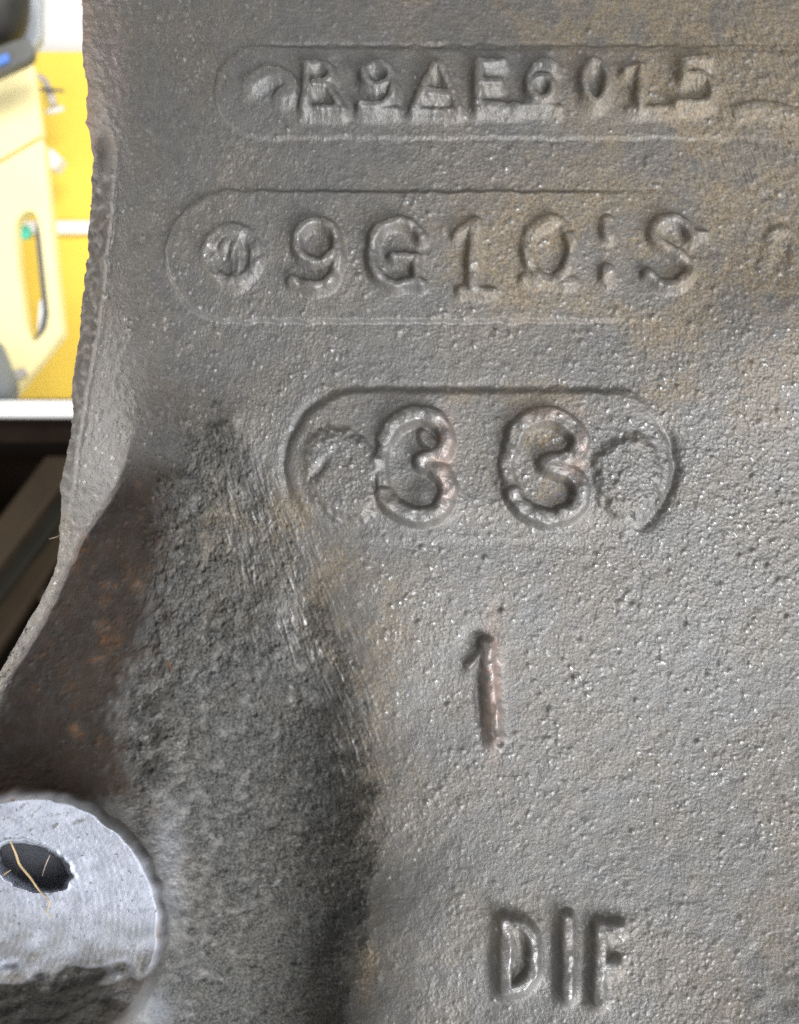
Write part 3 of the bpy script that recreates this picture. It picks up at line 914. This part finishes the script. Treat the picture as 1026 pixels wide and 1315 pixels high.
bm_obj("foot", bm, steel, case)

# dark tool resting on the case
tool = empty("hand_tool", at(10, 90, 0.82), "dark rounded tool head on slanted grey bar with blue sticker above yellow case", "tool")
bm = bmesh.new()
bmesh.ops.create_uvsphere(bm, u_segments=36, v_segments=20, radius=1.0)
c = at(-14, 4, 0.82)
for v in bm.verts:
    x, y, z = v.co
    # squared-off dome: flat shoulders, narrower foot
    q = (abs(x) ** 2.6 + abs(z) ** 2.6) ** (1 / 2.6) / math.hypot(x, z) if math.hypot(x, z) > 1e-4 else 1.0
    v.co = c + Vector((x / q * 0.033 * (1 + 0.10 * z), y * 0.03, z / q * 0.037))
bm_obj("head", bm, black, tool, True)
bm = bmesh.new()
prism(bm, rounded([(-90, 95), (20, 50), (36, 47), (43, 68), (34, 78), (-90, 132)], 8), 0.81, 0.822, None, 0.002)
bm_obj("bar", bm, grey, tool)
bm = bmesh.new()
prism(bm, rounded([(-8, 74), (10, 68), (12, 78), (-6, 86)], 2), 0.8075, 0.8095)
bm_obj("blue_sticker", bm, blue, tool)
bm = bmesh.new()
prism(bm, rounded([(26, -60), (51, -60), (51, 48), (40, 64), (22, 46)], 6), 0.85, 0.862, None, 0.001)
bm_obj("back_plate", bm, plain("pale_grey_metal", (0.42, 0.45, 0.48), 0.45, 0.2, 0.06, 40), tool)

# hooks on the board
hk = empty("metal_hook", at(62, 128, 1.0), "brownish metal hook with crossbar and white tip on yellow board", "hook", "hooks on the yellow board")
bm = bmesh.new()
pts = [at(38, 100, .985), at(48, 97, .985), at(57, 103, .985), at(62, 113, .985), at(66, 124, .985), at(69, 136, .985)]
tube(bm, pts, [0.0026, 0.003, 0.0034, 0.0038, 0.0042, 0.0046], 10)
bm_obj("shank", bm, steel, hk, True)
bm = bmesh.new()
tube(bm, [at(38, 117, .978), at(60, 115, .978), at(82, 117, .978)], [0.0012, 0.0018, 0.0014], 8)
bm_obj("crossbar", bm, grey, hk, True)
bm = bmesh.new()
tube(bm, [at(60, 144, .985), at(70, 142, .985), at(82, 139, .985)], [0.0028, 0.003, 0.0026], 10)
bm_obj("tip", bm, white, hk, True)
bm = bmesh.new()
tube(bm, [at(62, 113, .985), at(62, 113, 1.02), at(62, 113, 1.031)], 0.002, 8)
bm_obj("wall_pin", bm, steel, hk, True)
hk = empty("metal_hook", at(66, 214, 1.0), "short white square ended hook on yellow board beside pale case", "hook", "hooks on the yellow board")
bm = bmesh.new()
tube(bm, [at(48, 186, .985), at(56, 192, .985), at(62, 197, .985)], [0.003, 0.004, 0.005], 10)
bm_obj("shank", bm, white, hk, True)
bm = bmesh.new()
prism(bm, rounded([(55, 199), (66, 190), (80, 203), (70, 218), (56, 210)], 3), .975, .992, None, 0.001)
bm_obj("tip", bm, white, hk)
bm = bmesh.new()
tube(bm, [at(66, 203, .992), at(66, 203, 1.031)], 0.002, 8)
bm_obj("wall_pin", bm, steel, hk, True)

# blue-grey tub at the edge
tub = empty("plastic_tub", at(-60, 514, 0.8), "blue grey plastic tub standing on the white bench top at the picture edge", "tub")
bm = bmesh.new()
c = at(-70, 500, 0.83)
prof = [(0.0, -0.010), (0.054, -0.010), (0.058, -0.006), (0.0585, 0.004), (0.057, 0.010), (0.050, 0.030), (0.046, 0.040), (0.043, 0.0415), (0.030, 0.043), (0.0, 0.043)]
n = 40
rings = [[bm.verts.new(c + Vector((r * math.cos(t), r * math.sin(t), z))) for t in np.linspace(0, 2 * math.pi, n, endpoint=False)] for r, z in prof[1:-1]]
for r0, r1 in zip(rings[:-1], rings[1:]):
    for i in range(n):
        bm.faces.new((r0[i], r0[(i + 1) % n], r1[(i + 1) % n], r1[i]))
bm.faces.new(rings[0]); bm.faces.new(rings[-1])
bm_obj("tub_wall", bm, bluegrey, tub, True)

# ------------------------------------------------------------------ dry fibres and a hair on the casting
def face_pt(u, v, h):
    kk = 1 - h / DU
    return Vector(((u - CU) * kk * S, -h * S, ZC + (CV - v) * kk * S))
Z0 = ZC
def strand(name, label, cat, pts, r, mat, group=None):
    p = spline([(a, b) for a, b, c in pts], 6)
    hs = np.interp(np.linspace(0, 1, len(p)), np.linspace(0, 1, len(pts)), [c for a, b, c in pts])
    bm = bmesh.new()
    rr = np.interp(np.linspace(0, 1, len(p)), [0, .25, .6, 1], [r * .45, r, r * .9, r * .35]) * S
    tube(bm, [face_pt(a, b, h) for (a, b), h in zip(p, hs)], list(rr), 7)
    return tag(bm_obj(name, bm, mat, None, True), label, cat, group)
strand("dry_fibre", "long tan dry fibre lying across the dark bolt hole", "fibre", [(12, 1078, 50), (20, 1096, 46), (25, 1110, 42), (38, 1126, 42), (50, 1143, 44), (60, 1152, 46)], 1.7, fibre_m, "fibres in the bolt hole")
strand("dry_fibre", "short pale dry fibre at the lower left of the bolt hole", "fibre", [(-6, 1134, 40), (4, 1124, 36), (14, 1117, 30)], 1.2, fibre_m, "fibres in the bolt hole")
strand("dry_fibre", "thin faint fibre hanging inside the right of the bolt hole", "fibre", [(64, 1098, 30), (58, 1112, 22), (54, 1126, 20)], 0.9, hair_m, "fibres in the bolt hole")
strand("dry_fibre", "wispy pale fibre curling down below the bolt hole", "fibre", [(58, 1150, 46), (63, 1160, 45), (60, 1170, 43), (67, 1180, 41)], 0.9, fibre_m, "fibres in the bolt hole")
strand("fine_hair", "tiny pinkish hair sticking out of the casting edge", "hair", [(63, 692, -120), (72, 690, -118), (82, 685, -112)], 0.9, hair_m)
